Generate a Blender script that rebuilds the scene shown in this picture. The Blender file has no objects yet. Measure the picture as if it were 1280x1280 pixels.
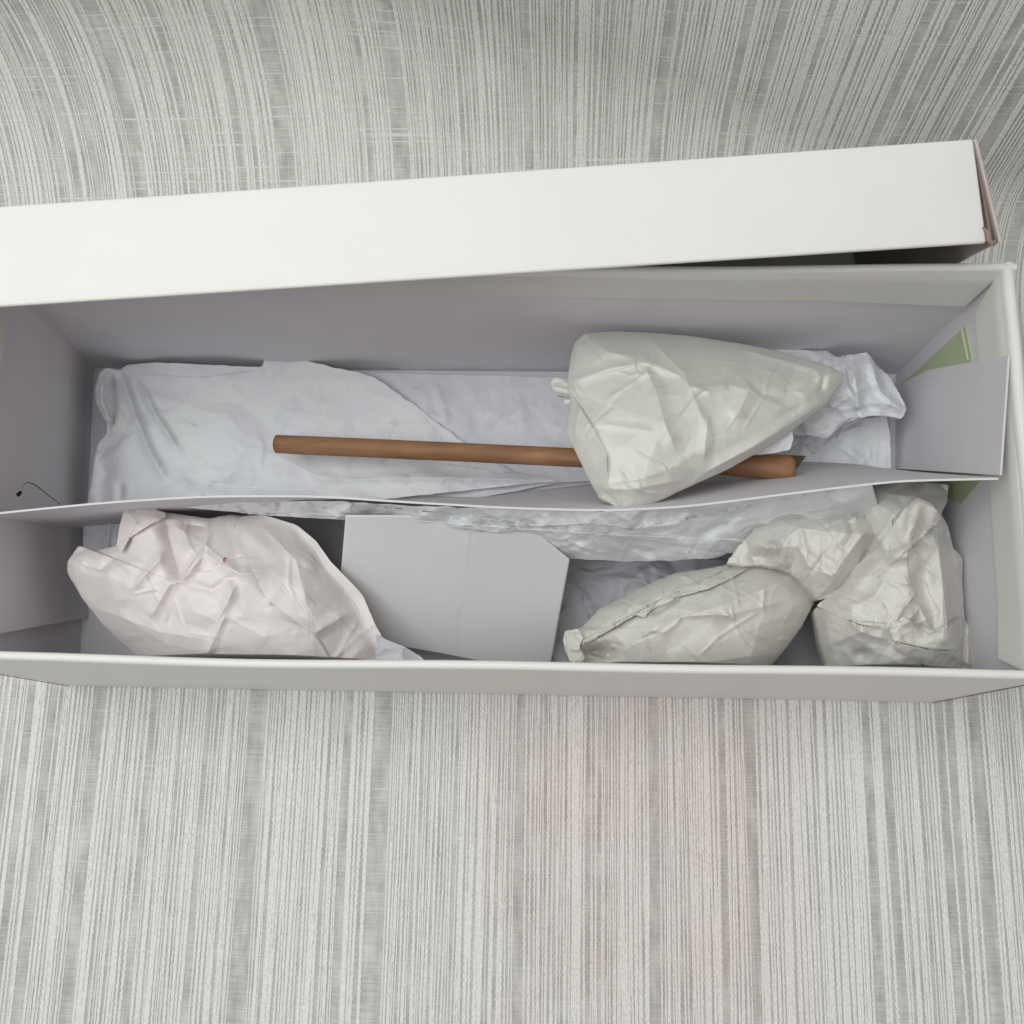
import bpy, bmesh, math, random
import numpy as np
from mathutils import Vector
from mathutils.geometry import delaunay_2d_cdt

# ------------------------------------------------------------------ camera
scene = bpy.context.scene
COL = scene.collection
CAM = np.array([0.0376, -0.0243, 0.5403])
ROT = (0.2205, 0.0465, 0.0196)
cam_data = bpy.data.cameras.new('camera')
cam_data.sensor_width = 36.0
cam_data.lens = 36.0
cam_data.clip_start = 0.01
cam_data.clip_end = 50
cam = bpy.data.objects.new('camera', cam_data)
cam.location = CAM
cam.rotation_euler = ROT
COL.objects.link(cam)
scene.camera = cam

# ------------------------------------------------------------------ light: soft room light, a big window above and behind
world = bpy.data.worlds.new('World')
scene.world = world
world.use_nodes = True
wb = world.node_tree.nodes['Background']
wb.inputs['Color'].default_value = (1.0, 0.958, 0.93, 1)
wb.inputs['Strength'].default_value = 0.36


def area(name, loc, target, sx, sy, power, color):
    ld = bpy.data.lights.new(name, 'AREA')
    ld.shape = 'RECTANGLE'
    ld.size, ld.size_y = sx, sy
    ld.energy = power
    ld.color = color
    lo = bpy.data.objects.new(name, ld)
    lo.location = loc
    lo.rotation_euler = (Vector(target) - Vector(loc)).to_track_quat('-Z', 'Y').to_euler()
    COL.objects.link(lo)


area('window_light', (-0.27, 0.02, 1.10), (0.0, 0.14, 0.0), 0.75, 0.7, 8.0, (0.965, 1.0, 0.985))

scene.view_settings.view_transform = 'Standard'
scene.view_settings.look = 'None'
scene.view_settings.exposure = 0.0
scene.view_settings.gamma = 1.0
scene.render.engine = 'CYCLES'
scene.cycles.max_bounces = 8

# ------------------------------------------------------------------ measuring: where a sight line through a photo point meets the height z
_cx, _sx = math.cos(ROT[0]), math.sin(ROT[0])
_cy, _sy = math.cos(ROT[1]), math.sin(ROT[1])
_cz, _sz = math.cos(ROT[2]), math.sin(ROT[2])
RM = (np.array([[_cz, -_sz, 0], [_sz, _cz, 0], [0, 0, 1]])
      @ np.array([[_cy, 0, _sy], [0, 1, 0], [-_sy, 0, _cy]])
      @ np.array([[1, 0, 0], [0, _cx, -_sx], [0, _sx, _cx]]))


def at(px, py, z):
    px, py, z = np.broadcast_arrays(np.asarray(px, float), np.asarray(py, float), np.asarray(z, float))
    d = np.stack([(px - 640) / 1280, (640 - py) / 1280, -np.ones_like(px)], -1) @ RM.T
    t = (z - CAM[2]) / d[..., 2]
    return CAM + d * t[..., None]


# ------------------------------------------------------------------ object helpers
def tag(o, label=None, cat=None, group=None, kind=None):
    if label: o['label'] = label
    if cat: o['category'] = cat
    if group: o['group'] = group
    if kind: o['kind'] = kind
    return o


def empty(name, loc, label, cat):
    o = bpy.data.objects.new(name, None)
    o.location = loc
    o.empty_display_size = 0.02
    COL.objects.link(o)
    return tag(o, label, cat)


def link(name, verts, faces, mat, parent=None, smooth=True, uv=None):
    me = bpy.data.meshes.new(name)
    verts = np.asarray(verts, float)
    if parent is not None:
        verts = verts - np.array(parent.location)
    me.from_pydata(verts.tolist(), [], faces.tolist() if hasattr(faces, 'tolist') else faces)
    me.materials.append(mat)
    if smooth:
        me.polygons.foreach_set('use_smooth', np.ones(len(me.polygons), bool))
    if uv is not None:
        lay = me.uv_layers.new(name='UVMap')
        idx = np.empty(len(me.loops), np.int32)
        me.loops.foreach_get('vertex_index', idx)
        lay.data.foreach_set('uv', np.asarray(uv, np.float32)[idx].ravel())
    me.update()
    o = bpy.data.objects.new(name, me)
    COL.objects.link(o)
    if parent is not None:
        o.parent = parent
    return o


def fix_normals(o):
    bm = bmesh.new()
    bm.from_mesh(o.data)
    bmesh.ops.recalc_face_normals(bm, faces=bm.faces)
    bm.to_mesh(o.data)
    bm.free()


def gridfaces(nu, nv, off=0, closed=False):
    i = np.arange(nu - 1)[:, None]
    j = np.arange(nv if closed else nv - 1)[None, :]
    jn = (j + 1) % nv
    a = i * nv + j + off
    b = i * nv + jn + off
    c = (i + 1) * nv + jn + off
    d = (i + 1) * nv + j + off
    return np.stack([a, b, c, d], -1).reshape(-1, 4)


# ------------------------------------------------------------------ materials
def new_mat(name):
    m = bpy.data.materials.new(name)
    m.use_nodes = True
    nt = m.node_tree
    return m, nt, nt.nodes['Principled BSDF']


def paper_mat(name, col, rough=0.6, var=0.05, bump=0.12, scale=1.0, spec=0.35, translucent=0.0, wear=0.0, crease=None):
    m, nt, p = new_mat(name)
    N, L = nt.nodes, nt.links
    tc = N.new('ShaderNodeTexCoord')
    n1 = N.new('ShaderNodeTexNoise')
    n1.inputs['Scale'].default_value = 35 * scale
    n1.inputs['Detail'].default_value = 5
    L.new(tc.outputs['Object'], n1.inputs['Vector'])
    ramp = N.new('ShaderNodeValToRGB')
    c = np.array(col)
    ramp.color_ramp.elements[0].position = 0.3
    ramp.color_ramp.elements[1].position = 0.7
    ramp.color_ramp.elements[0].color = (*(c * (1 - var)), 1)
    ramp.color_ramp.elements[1].color = (*np.minimum(c * (1 + var), 0.95), 1)
    L.new(n1.outputs['Fac'], ramp.inputs['Fac'])
    colour = ramp.outputs['Color']
    if wear:
        n3 = N.new('ShaderNodeTexNoise')
        n3.inputs['Scale'].default_value = 18
        n3.inputs['Detail'].default_value = 8
        n3.inputs['Roughness'].default_value = 0.75
        L.new(tc.outputs['Object'], n3.inputs['Vector'])
        mr = N.new('ShaderNodeMapRange')
        mr.inputs['From Min'].default_value = 0.66
        mr.inputs['From Max'].default_value = 0.76
        mr.inputs['To Max'].default_value = wear
        L.new(n3.outputs['Fac'], mr.inputs['Value'])
        mx = N.new('ShaderNodeMixRGB')
        mx.inputs['Color2'].default_value = (*(c * 0.55 * np.array([1, .95, .88])), 1)
        L.new(mr.outputs['Result'], mx.inputs['Fac'])
        L.new(colour, mx.inputs['Color1'])
        colour = mx.outputs['Color']
    L.new(colour, p.inputs['Base Color'])
    p.inputs['Roughness'].default_value = rough
    p.inputs['Specular IOR Level'].default_value = spec
    n2 = N.new('ShaderNodeTexNoise')
    n2.inputs['Scale'].default_value = 420 * scale
    n2.inputs['Detail'].default_value = 4
    L.new(tc.outputs['Object'], n2.inputs['Vector'])
    b = N.new('ShaderNodeBump')
    b.inputs['Strength'].default_value = bump
    b.inputs['Distance'].default_value = 0.0006
    L.new(n2.outputs['Fac'], b.inputs['Height'])
    prev = None
    for cs, amt in (crease or ()):
        wn = N.new('ShaderNodeTexNoise')
        wn.inputs['Scale'].default_value = cs * 0.5
        wn.inputs['Detail'].default_value = 2
        L.new(tc.outputs['Object'], wn.inputs['Vector'])
        wa = N.new('ShaderNodeMixRGB')
        wa.blend_type = 'LINEAR_LIGHT'
        wa.inputs['Fac'].default_value = 0.35 / cs
        L.new(tc.outputs['Object'], wa.inputs['Color1'])
        L.new(wn.outputs['Color'], wa.inputs['Color2'])
        vo = N.new('ShaderNodeTexVoronoi')
        vo.feature = 'DISTANCE_TO_EDGE'
        vo.inputs['Scale'].default_value = cs
        vo.inputs['Randomness'].default_value = 1.0
        L.new(wa.outputs['Color'], vo.inputs['Vector'])
        mr_ = N.new('ShaderNodeMapRange')
        mr_.inputs['From Max'].default_value = 0.16
        mr_.inputs['To Min'].default_value = 1.0
        mr_.inputs['To Max'].default_value = 0.0
        L.new(vo.outputs['Distance'], mr_.inputs['Value'])
        # creases come and go
        mk = N.new('ShaderNodeTexNoise')
        mk.inputs['Scale'].default_value = cs * 0.8
        mk.inputs['Detail'].default_value = 1
        L.new(tc.outputs['Object'], mk.inputs['Vector'])
        mk2 = N.new('ShaderNodeMapRange')
        mk2.inputs['From Min'].default_value = 0.42
        mk2.inputs['From Max'].default_value = 0.62
        L.new(mk.outputs['Fac'], mk2.inputs['Value'])
        mm = N.new('ShaderNodeMath'); mm.operation = 'MULTIPLY'
        L.new(mr_.outputs['Result'], mm.inputs[0]); L.new(mk2.outputs['Result'], mm.inputs[1])
        bb = N.new('ShaderNodeBump')
        bb.inputs['Strength'].default_value = amt
        bb.inputs['Distance'].default_value = 0.12 / cs
        L.new(mm.outputs[0], bb.inputs['Height'])
        if prev:
            L.new(prev.outputs['Normal'], bb.inputs['Normal'])
        prev = bb
    if prev:
        L.new(prev.outputs['Normal'], b.inputs['Normal'])
    L.new(b.outputs['Normal'], p.inputs['Normal'])
    if translucent:
        tr = N.new('ShaderNodeBsdfTranslucent')
        L.new(colour, tr.inputs['Color'])
        L.new(b.outputs['Normal'], tr.inputs['Normal'])
        mix = N.new('ShaderNodeMixShader')
        mix.inputs['Fac'].default_value = translucent
        L.new(p.outputs['BSDF'], mix.inputs[1])
        L.new(tr.outputs['BSDF'], mix.inputs[2])
        L.new(mix.outputs['Shader'], N['Material Output'].inputs['Surface'])
    return m


M_OUT = paper_mat('white_coated_card', (0.80, 0.79, 0.765), 0.5, 0.012, 0.05, spec=0.3, wear=0.05)
M_HEM = paper_mat('white_card_hem', (0.68, 0.67, 0.64), 0.6, 0.02, 0.06, spec=0.25, wear=0.12)
M_IN = paper_mat('lavender_grey_card', (0.69, 0.665, 0.70), 0.65, 0.02, 0.06, spec=0.2, wear=0.10)
M_DIV = paper_mat('lavender_divider_card', (0.70, 0.675, 0.71), 0.65, 0.02, 0.06, spec=0.2, wear=0.12)
M_RAW = paper_mat('raw_brown_board', (0.26, 0.19, 0.155), 0.8, 0.15, 0.4)
M_EDGE = paper_mat('pale_brown_board_edge', (0.56, 0.49, 0.45), 0.8, 0.12, 0.3)
M_CUT = paper_mat('shaded_cut_edge', (0.20, 0.18, 0.19), 0.8, 0.1, 0.2)
M_LIDIN = paper_mat('greyboard_inside', (0.30, 0.27, 0.24), 0.8, 0.05, 0.1)
M_DARK = paper_mat('dark_slot', (0.012, 0.011, 0.011), 0.9, 0.1, 0.1)
M_CREAM = paper_mat('cream_wrapping_paper', (0.70, 0.69, 0.645), 0.6, 0.025, 0.2, spec=0.35, crease=((70, 0.12),))
M_CREAM2 = paper_mat('beige_wrapping_paper', (0.67, 0.655, 0.605), 0.6, 0.03, 0.2, spec=0.35, crease=((70, 0.12),))
M_GREYP = paper_mat('grey_white_packing_paper', (0.69, 0.675, 0.635), 0.85, 0.03, 0.2, spec=0.1, crease=((90, 0.16),))
M_PINK = paper_mat('pinkish_white_paper', (0.76, 0.71, 0.70), 0.58, 0.03, 0.15, spec=0.35, crease=((80, 0.12),))
M_TISSUE = paper_mat('white_tissue_paper', (0.90, 0.915, 0.96), 0.55, 0.03, 0.25, spec=0.3, translucent=0.18, crease=((42, 0.22), (100, 0.18)))
M_TISSUE2 = paper_mat('lavender_tissue_paper', (0.86, 0.86, 0.91), 0.6, 0.03, 0.25, spec=0.3, translucent=0.18, crease=((42, 0.22), (100, 0.18)))
M_CARD = paper_mat('white_inner_card', (0.73, 0.72, 0.72), 0.6, 0.012, 0.05, spec=0.25)
M_GREEN = paper_mat('green_card', (0.44, 0.52, 0.32), 0.5, 0.06, 0.1)
M_PALE = paper_mat('pale_green_edge', (0.72, 0.76, 0.60), 0.6, 0.03, 0.1)
M_RED = paper_mat('red_ink', (0.55, 0.10, 0.06), 0.6, 0.05, 0.1)


def wood_mat():
    m, nt, p = new_mat('brown_turned_wood')
    N, L = nt.nodes, nt.links
    tc = N.new('ShaderNodeTexCoord')
    mp = N.new('ShaderNodeMapping')
    mp.inputs['Scale'].default_value = (9, 160, 160)
    L.new(tc.outputs['Object'], mp.inputs['Vector'])
    n = N.new('ShaderNodeTexNoise')
    n.inputs['Scale'].default_value = 1.0
    n.inputs['Detail'].default_value = 6
    n.inputs['Distortion'].default_value = 0.6
    L.new(mp.outputs['Vector'], n.inputs['Vector'])
    r = N.new('ShaderNodeValToRGB')
    r.color_ramp.elements[0].position = 0.25
    r.color_ramp.elements[1].position = 0.8
    r.color_ramp.elements[0].color = (0.25, 0.115, 0.05, 1)
    r.color_ramp.elements[1].color = (0.46, 0.245, 0.118, 1)
    L.new(n.outputs['Fac'], r.inputs['Fac'])
    n2 = N.new('ShaderNodeTexNoise')
    n2.inputs['Scale'].default_value = 60
    n2.inputs['Detail'].default_value = 4
    L.new(tc.outputs['Object'], n2.inputs['Vector'])
    mx = N.new('ShaderNodeMixRGB')
    mx.blend_type = 'MULTIPLY'
    mx.inputs['Fac'].default_value = 0.35
    L.new(r.outputs['Color'], mx.inputs['Color1'])
    L.new(n2.outputs['Fac'], mx.inputs['Color2'])
    L.new(mx.outputs['Color'], p.inputs['Base Color'])
    p.inputs['Roughness'].default_value = 0.62
    b = N.new('ShaderNodeBump')
    b.inputs['Strength'].default_value = 0.15
    b.inputs['Distance'].default_value = 0.0004
    L.new(n.outputs['Fac'], b.inputs['Height'])
    L.new(b.outputs['Normal'], p.inputs['Normal'])
    return m


M_WOOD = wood_mat()
M_WOODCUT = paper_mat('dark_wood_end_grain', (0.055, 0.03, 0.02), 0.7, 0.2, 0.4)


def fabric_mats():
    # sheer grey ground cloth with fine weft threads, uv in metres (u across, v along)
    def pink_reflection_tint(nt, colour):  # pink light reflected onto the cloth before the box, painted into its colour
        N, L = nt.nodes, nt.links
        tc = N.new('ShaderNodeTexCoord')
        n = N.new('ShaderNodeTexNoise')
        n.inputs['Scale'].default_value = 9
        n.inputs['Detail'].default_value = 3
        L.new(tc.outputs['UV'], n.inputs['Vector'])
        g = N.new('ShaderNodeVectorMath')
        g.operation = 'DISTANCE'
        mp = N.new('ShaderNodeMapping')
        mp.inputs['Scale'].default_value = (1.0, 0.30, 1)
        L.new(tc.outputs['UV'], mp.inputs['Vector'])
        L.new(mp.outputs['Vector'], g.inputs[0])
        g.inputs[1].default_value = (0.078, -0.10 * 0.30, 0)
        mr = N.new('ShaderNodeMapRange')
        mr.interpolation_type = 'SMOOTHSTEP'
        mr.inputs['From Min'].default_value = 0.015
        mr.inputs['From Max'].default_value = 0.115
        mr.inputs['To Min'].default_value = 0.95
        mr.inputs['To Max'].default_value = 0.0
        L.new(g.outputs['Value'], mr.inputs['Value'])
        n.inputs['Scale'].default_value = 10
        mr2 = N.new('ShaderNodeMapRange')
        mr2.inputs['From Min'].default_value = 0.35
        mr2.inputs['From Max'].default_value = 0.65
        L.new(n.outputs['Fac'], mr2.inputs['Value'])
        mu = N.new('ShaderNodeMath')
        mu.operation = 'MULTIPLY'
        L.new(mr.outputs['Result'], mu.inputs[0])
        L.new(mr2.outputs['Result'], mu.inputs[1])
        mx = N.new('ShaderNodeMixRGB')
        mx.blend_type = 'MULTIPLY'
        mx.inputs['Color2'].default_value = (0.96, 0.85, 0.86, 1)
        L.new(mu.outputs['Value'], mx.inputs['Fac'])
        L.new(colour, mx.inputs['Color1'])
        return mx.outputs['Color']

    m, nt, p = new_mat('sheer_grey_ground_cloth')
    N, L = nt.nodes, nt.links
    tc = N.new('ShaderNodeTexCoord')

    def noise(sc, scale=1.0, detail=2, rough=0.5):
        mp = N.new('ShaderNodeMapping')
        mp.inputs['Scale'].default_value = sc
        L.new(tc.outputs['UV'], mp.inputs['Vector'])
        n = N.new('ShaderNodeTexNoise')
        n.inputs['Scale'].default_value = scale
        n.inputs['Detail'].default_value = detail
        n.inputs['Roughness'].default_value = rough
        L.new(mp.outputs['Vector'], n.inputs['Vector'])
        return n.outputs['Fac']

    weft = noise((60, 1300, 1), 1.0, 3, 0.6)          # fine weft lines
    warp = noise((900, 12, 1), 1.0, 2, 0.5)
    broad = noise((150, 45, 1), 1.0, 3, 0.6)           # lighter and darker strips
    a1 = N.new('ShaderNodeMath'); a1.operation = 'MULTIPLY_ADD'
    a1.inputs[1].default_value = 0.75
    L.new(weft, a1.inputs[0])
    a2 = N.new('ShaderNodeMath'); a2.operation = 'MULTIPLY_ADD'
    a2.inputs[1].default_value = 0.35
    L.new(warp, a2.inputs[0]); L.new(a1.outputs[0], a2.inputs[2])
    L.new(broad, a1.inputs[2])
    a3 = N.new('ShaderNodeMath'); a3.operation = 'MULTIPLY'
    a3.inputs[1].default_value = 0.5
    L.new(a2.outputs[0], a3.inputs[0])
    r = N.new('ShaderNodeValToRGB')
    r.color_ramp.elements[0].position = 0.40
    r.color_ramp.elements[1].position = 0.68
    r.color_ramp.elements[0].color = (0.38, 0.37, 0.35, 1)
    r.color_ramp.elements[1].color = (0.70, 0.69, 0.665, 1)
    L.new(a3.outputs[0], r.inputs['Fac'])
    # stray bright weft threads
    mp = N.new('ShaderNodeMapping'); mp.inputs['Scale'].default_value = (9, 800, 1)
    L.new(tc.outputs['UV'], mp.inputs['Vector'])
    n = N.new('ShaderNodeTexNoise'); n.inputs['Scale'].default_value = 1; n.inputs['Detail'].default_value = 1
    L.new(mp.outputs['Vector'], n.inputs['Vector'])
    mr = N.new('ShaderNodeMapRange')
    mr.inputs['From Min'].default_value = 0.64
    mr.inputs['From Max'].default_value = 0.69
    mr.inputs['To Max'].default_value = 0.5
    L.new(n.outputs['Fac'], mr.inputs['Value'])
    sx_ = N.new('ShaderNodeSeparateXYZ')
    L.new(tc.outputs['UV'], sx_.inputs[0])
    mv = N.new('ShaderNodeMapRange')
    mv.inputs['From Min'].default_value = 0.05
    mv.inputs['From Max'].default_value = 0.25
    mv.inputs['To Min'].default_value = 0.25
    mv.inputs['To Max'].default_value = 0.8
    L.new(sx_.outputs['Y'], mv.inputs['Value'])
    L.new(mv.outputs['Result'], mr.inputs['To Max'])
    mx = N.new('ShaderNodeMixRGB')
    mx.inputs['Color2'].default_value = (0.78, 0.79, 0.77, 1)
    L.new(mr.outputs['Result'], mx.inputs['Fac'])
    L.new(r.outputs['Color'], mx.inputs['Color1'])
    L.new(pink_reflection_tint(nt, mx.outputs['Color']), p.inputs['Base Color'])
    p.inputs['Roughness'].default_value = 0.75
    b = N.new('ShaderNodeBump'); b.inputs['Strength'].default_value = 0.3; b.inputs['Distance'].default_value = 0.0004
    L.new(a2.outputs[0], b.inputs['Height'])
    L.new(b.outputs['Normal'], p.inputs['Normal'])

    m2, nt, p = new_mat('white_chain_stitched_yarn')
    N, L = nt.nodes, nt.links
    tc = N.new('ShaderNodeTexCoord')
    mp = N.new('ShaderNodeMapping'); mp.inputs['Scale'].default_value = (700, 650, 1)
    L.new(tc.outputs['UV'], mp.inputs['Vector'])
    n = N.new('ShaderNodeTexNoise'); n.inputs['Scale'].default_value = 1; n.inputs['Detail'].default_value = 3
    L.new(mp.outputs['Vector'], n.inputs['Vector'])
    r = N.new('ShaderNodeValToRGB')
    r.color_ramp.elements[0].position = 0.30
    r.color_ramp.elements[1].position = 0.62
    r.color_ramp.elements[0].color = (0.70, 0.69, 0.665, 1)
    r.color_ramp.elements[1].color = (0.84, 0.83, 0.805, 1)
    L.new(n.outputs['Fac'], r.inputs['Fac'])
    L.new(pink_reflection_tint(nt, r.outputs['Color']), p.inputs['Base Color'])
    p.inputs['Roughness'].default_value = 0.6
    b = N.new('ShaderNodeBump'); b.inputs['Strength'].default_value = 0.6; b.inputs['Distance'].default_value = 0.0006
    L.new(n.outputs['Fac'], b.inputs['Height'])
    L.new(b.outputs['Normal'], p.inputs['Normal'])
    return m, m2


M_CLOTH, M_YARN = fabric_mats()

# ------------------------------------------------------------------ the striped cloth: flat on the table, swept up behind the box
SW_TOP = 1.4
SW_Y, SW_R = 0.205, 0.11


def cloth_point(u, v, h):
    """u across, v along (equal to y on the flat part), h above the cloth; the sweep starts sooner on the right"""
    u, v, h = np.broadcast_arrays(np.asarray(u, float), np.asarray(v, float), np.asarray(h, float))
    k = np.clip((u + 0.12) / 0.42, 0, 1)
    k = k * k * (3 - 2 * k)
    Y0 = 0.222 - 0.015 * k
    R0 = 0.118 - 0.060 * k
    am = math.radians(90) - math.radians(6) * k
    a = np.clip((v - Y0) / R0, 0, am)
    e = np.maximum(0, v - Y0 - R0 * am)
    y = np.where(v < Y0, v, Y0 + R0 * np.sin(a)) + e * np.cos(am)
    z = R0 * (1 - np.cos(a)) + e * np.sin(am)
    w = np.clip((v - Y0) / R0, 0, 1)
    h = h + w * (0.003 * np.sin(u * 13 + 0.6) + 0.002 * np.sin(u * 29 + v * 5))
    return np.stack([u, y - np.sin(a) * h, z + np.cos(a) * h], -1)


vv = np.concatenate([np.linspace(-2.5, 0.19, 30), np.linspace(0.19, SW_Y + SW_R * 1.5708 + .03, 60)[1:],
                     np.linspace(SW_Y + SW_R * 1.5708 + .03, SW_Y + SW_R * 1.5708 + SW_TOP, 12)[1:]])
uu = np.concatenate([np.linspace(-3, -0.95, 20), np.linspace(-0.9, 0.95, 90), np.linspace(1, 3, 20)])
U, V = np.meshgrid(uu, vv, indexing='ij')
P = cloth_point(U, V, 0.0)
cloth = link('fabric_backdrop', P.reshape(-1, 3), gridfaces(len(uu), len(vv)), M_CLOTH,
             uv=np.stack([U, V], -1).reshape(-1, 2))
tag(cloth, 'grey and white striped sheer cloth lying under the box and rising behind it', 'cloth', kind='structure')

rng = np.random.default_rng(11)
yarns = []
u = -0.70
while u < 0.80:
    kind = rng.choice(['band', 'lines', 'gap', 'single'], p=[0.36, 0.30, 0.20, 0.14])
    if kind == 'band':
        for _ in range(rng.integers(3, 7)):
            w = rng.uniform(0.0010, 0.0014)
            yarns.append((u, w)); u += w * rng.uniform(0.80, 0.95)
        u += rng.uniform(0.0005, 0.0011)
    elif kind == 'lines':
        for _ in range(rng.integers(3, 8)):
            w = rng.uniform(0.0007, 0.0011)
            yarns.append((u, w)); u += w + rng.uniform(0.0001, 0.0005)
        u += rng.uniform(0, 0.0008)
    elif kind == 'single':
        w = rng.uniform(0.0013, 0.0018)
        yarns.append((u, w)); u += w + rng.uniform(0.0005, 0.0012)
    else:
        u += rng.uniform(0.0012, 0.0042)
vs_fine = np.concatenate([np.arange(-0.42, -0.17, 0.004), np.arange(-0.17, 0.42, 0.0017), np.arange(0.42, 0.95, 0.007)])
vs_wide = np.concatenate([np.arange(-0.42, 0.19, 0.007), np.arange(0.19, 0.42, 0.005), np.arange(0.42, 0.95, 0.009)])
verts, faces, uvs, off = [], [], [], 0
for k, (u0, w) in enumerate(yarns):
    vs = vs_fine if -0.40 < u0 < 0.48 else vs_wide
    n = len(vs)
    drift = 0.0005 * np.sin(vs * rng.uniform(8, 25) + rng.uniform(0, 6)) + 0.00016 * np.cumsum(rng.normal(0, 1, n)) / math.sqrt(60)
    zig = (np.arange(n) % 2 - 0.5) * w * 0.22 + rng.normal(0, 0.00003, n)
    ww = w * (0.5 + rng.normal(0, 0.04, n))
    hh = 0.00075 * (0.88 + 0.24 * rng.random(n)) * (0.6 + w * 350)
    c = u0 + drift + zig
    l = cloth_point(c - ww, vs, 0.0002)
    m_ = cloth_point(c, vs, hh)
    r_ = cloth_point(c + ww, vs, 0.0002)
    verts.append(np.stack([l, m_, r_], 1).reshape(-1, 3))
    uvs.append(np.stack([np.stack([c - ww, c, c + ww], 1) + k * 0.0, np.repeat(vs[:, None], 3, 1)], -1).reshape(-1, 2))
    faces.append(gridfaces(n, 3, off))
    off += n * 3
yo = link('raised_yarns', np.concatenate(verts), np.concatenate(faces), M_YARN, cloth, uv=np.concatenate(uvs))
tag(yo, kind='stuff')

# ------------------------------------------------------------------ box
H = 0.1354
FLOOR = 0.0035
TH = 0.0035
fl0, fr0 = at(90, 857, 0.001), at(1163, 878, 0.001)
bl0 = at(116, 462, 0.001) + np.array([-TH, TH, 0])
br0 = at(1122, 470, 0.001) + np.array([TH, TH, 0])
flt, frt = at(-120, 821, H), at(1316, 848, H)
brt, blt = at(1271, 326, H), at(-12, 332, H)
cen = (fl0 + fr0 + bl0 + br0) / 4
box = empty('cardboard_box', (cen[0], cen[1], 0.0),
            'open white cardboard box with lavender grey inside holding wrapped paper bundles', 'box')


def wall(name, a0, b0, a1, b1, inward, mat, parent, thick=TH, rh=0.013, bow_top=0.0, bow_mid=0.0, n=40, roll=1.0, tpow=1.0, wob=0.0, seed=0):
    """panel from base a0-b0 up to rim a1-b1, thick towards `inward`, rounded rim"""
    inward = np.asarray(inward, float)
    prof = [(0.0, 0.0), (0.0, 0.33), (0.0, 0.66), (0.0, 0.93), (0.0, 1 - rh)]
    for k in range(1, 8):
        a = math.pi * k / 8
        prof.append((0.5 - 0.5 * math.cos(a), 1 - rh + rh * math.sin(a)))
    prof += [(1.0, 1 - rh), (1.0, 0.93), (1.0, 0.66), (1.0, 0.33), (1.0, 0.0)]
    prof = np.array(prof)
    rg = np.random.default_rng(seed)
    ph = rg.uniform(0, 6, 4)
    s = np.linspace(0, 1, n)[:, None]
    q, t = prof[:, 0][None], prof[:, 1][None]
    base = a0[None, None] * (1 - s)[..., None] + b0[None, None] * s[..., None]
    top = a1[None, None] * (1 - s)[..., None] + b1[None, None] * s[..., None]
    t3 = t[..., None]
    P = base * (1 - t3) + top * t3
    bow = (bow_top * t ** 2 + bow_mid * 4 * t * (1 - t)) * 4 * s * (1 - s)
    bow = bow + wob * t * (np.sin(7 * s + ph[0]) + 0.6 * np.sin(17 * s + ph[1]))
    P = P + inward * (bow + q * thick)[..., None]
    P[..., 2] += (wob * 0.8 * t * np.sin(11 * s + ph[2]))
    o = link(name, P.reshape(-1, 3), np.concatenate([gridfaces(n, len(prof), closed=True),
             ]), mat, parent)
    m = len(prof)
    bm = bmesh.new(); bm.from_mesh(o.data); bm.verts.ensure_lookup_table()
    bm.faces.new([bm.verts[i] for i in range(m)])
    bm.faces.new([bm.verts[(n - 1) * m + i] for i in range(m)])
    bmesh.ops.recalc_face_normals(bm, faces=bm.faces)
    bm.to_mesh(o.data); bm.free()
    e = o.modifiers.new('edge', 'EDGE_SPLIT'); e.split_angle = math.radians(50)
    return o


def two_tone(o, inside_dir, mat_in, zmax=0.116):
    """the inner face of a panel carries the lavender paper"""
    o.data.materials.append(mat_in)
    d = Vector(inside_dir)
    for f in o.data.polygons:
        if f.normal.dot(d) > 0.8 and f.center.z < zmax:
            f.material_index = 1


w = wall('front_wall', fl0, fr0, flt, frt, (0, 1, 0), M_OUT, box, bow_top=-0.001, wob=0.0005, seed=1)
two_tone(w, (0, 1, 0), M_IN)
w = wall('back_wall', bl0, br0, blt, brt, (0, -1, 0), M_OUT, box, bow_top=0.001, wob=0.0005, seed=2)
two_tone(w, (0, -1, 0), M_IN)
g = np.array([0, 0.0004, 0])
w = wall('end_wall', br0 - g, fr0 + g, brt - g, frt + g, (-1, 0, 0), M_OUT, box, thick=0.005, rh=0.02, wob=0.0003, seed=3)
two_tone(w, (-1, 0, 0), M_IN)
w = wall('end_wall', bl0 - g, fl0 + g, blt - g, flt + g, (1, 0, 0), M_OUT, box, thick=0.005, rh=0.02, wob=0.0003, seed=4)
two_tone(w, (1, 0, 0), M_IN)


def slab(name, poly, z0, z1, mat, parent=None):
    n = len(poly)
    v = [(*p[:2], z0) for p in poly] + [(*p[:2], z1) for p in poly]
    f = [list(range(n))[::-1], list(range(n, 2 * n))] + [[i, (i + 1) % n, n + (i + 1) % n, n + i] for i in range(n)]
    return link(name, v, f, mat, parent, smooth=False)


slab('bottom', [fl0 + [.001, .001, 0], fr0 + [-.001, .001, 0], br0 + [-.001, -.001, 0], bl0 + [.001, -.001, 0]], 0.0012, FLOOR, M_IN, box)


def quadgrid(p00, p10, p01, p11, nu, nv):
    s = np.linspace(0, 1, nu)[:, None, None]
    t = np.linspace(0, 1, nv)[None, :, None]
    return (p00 * (1 - s) + p10 * s) * (1 - t) + (p01 * (1 - s) + p11 * s) * t


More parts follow.
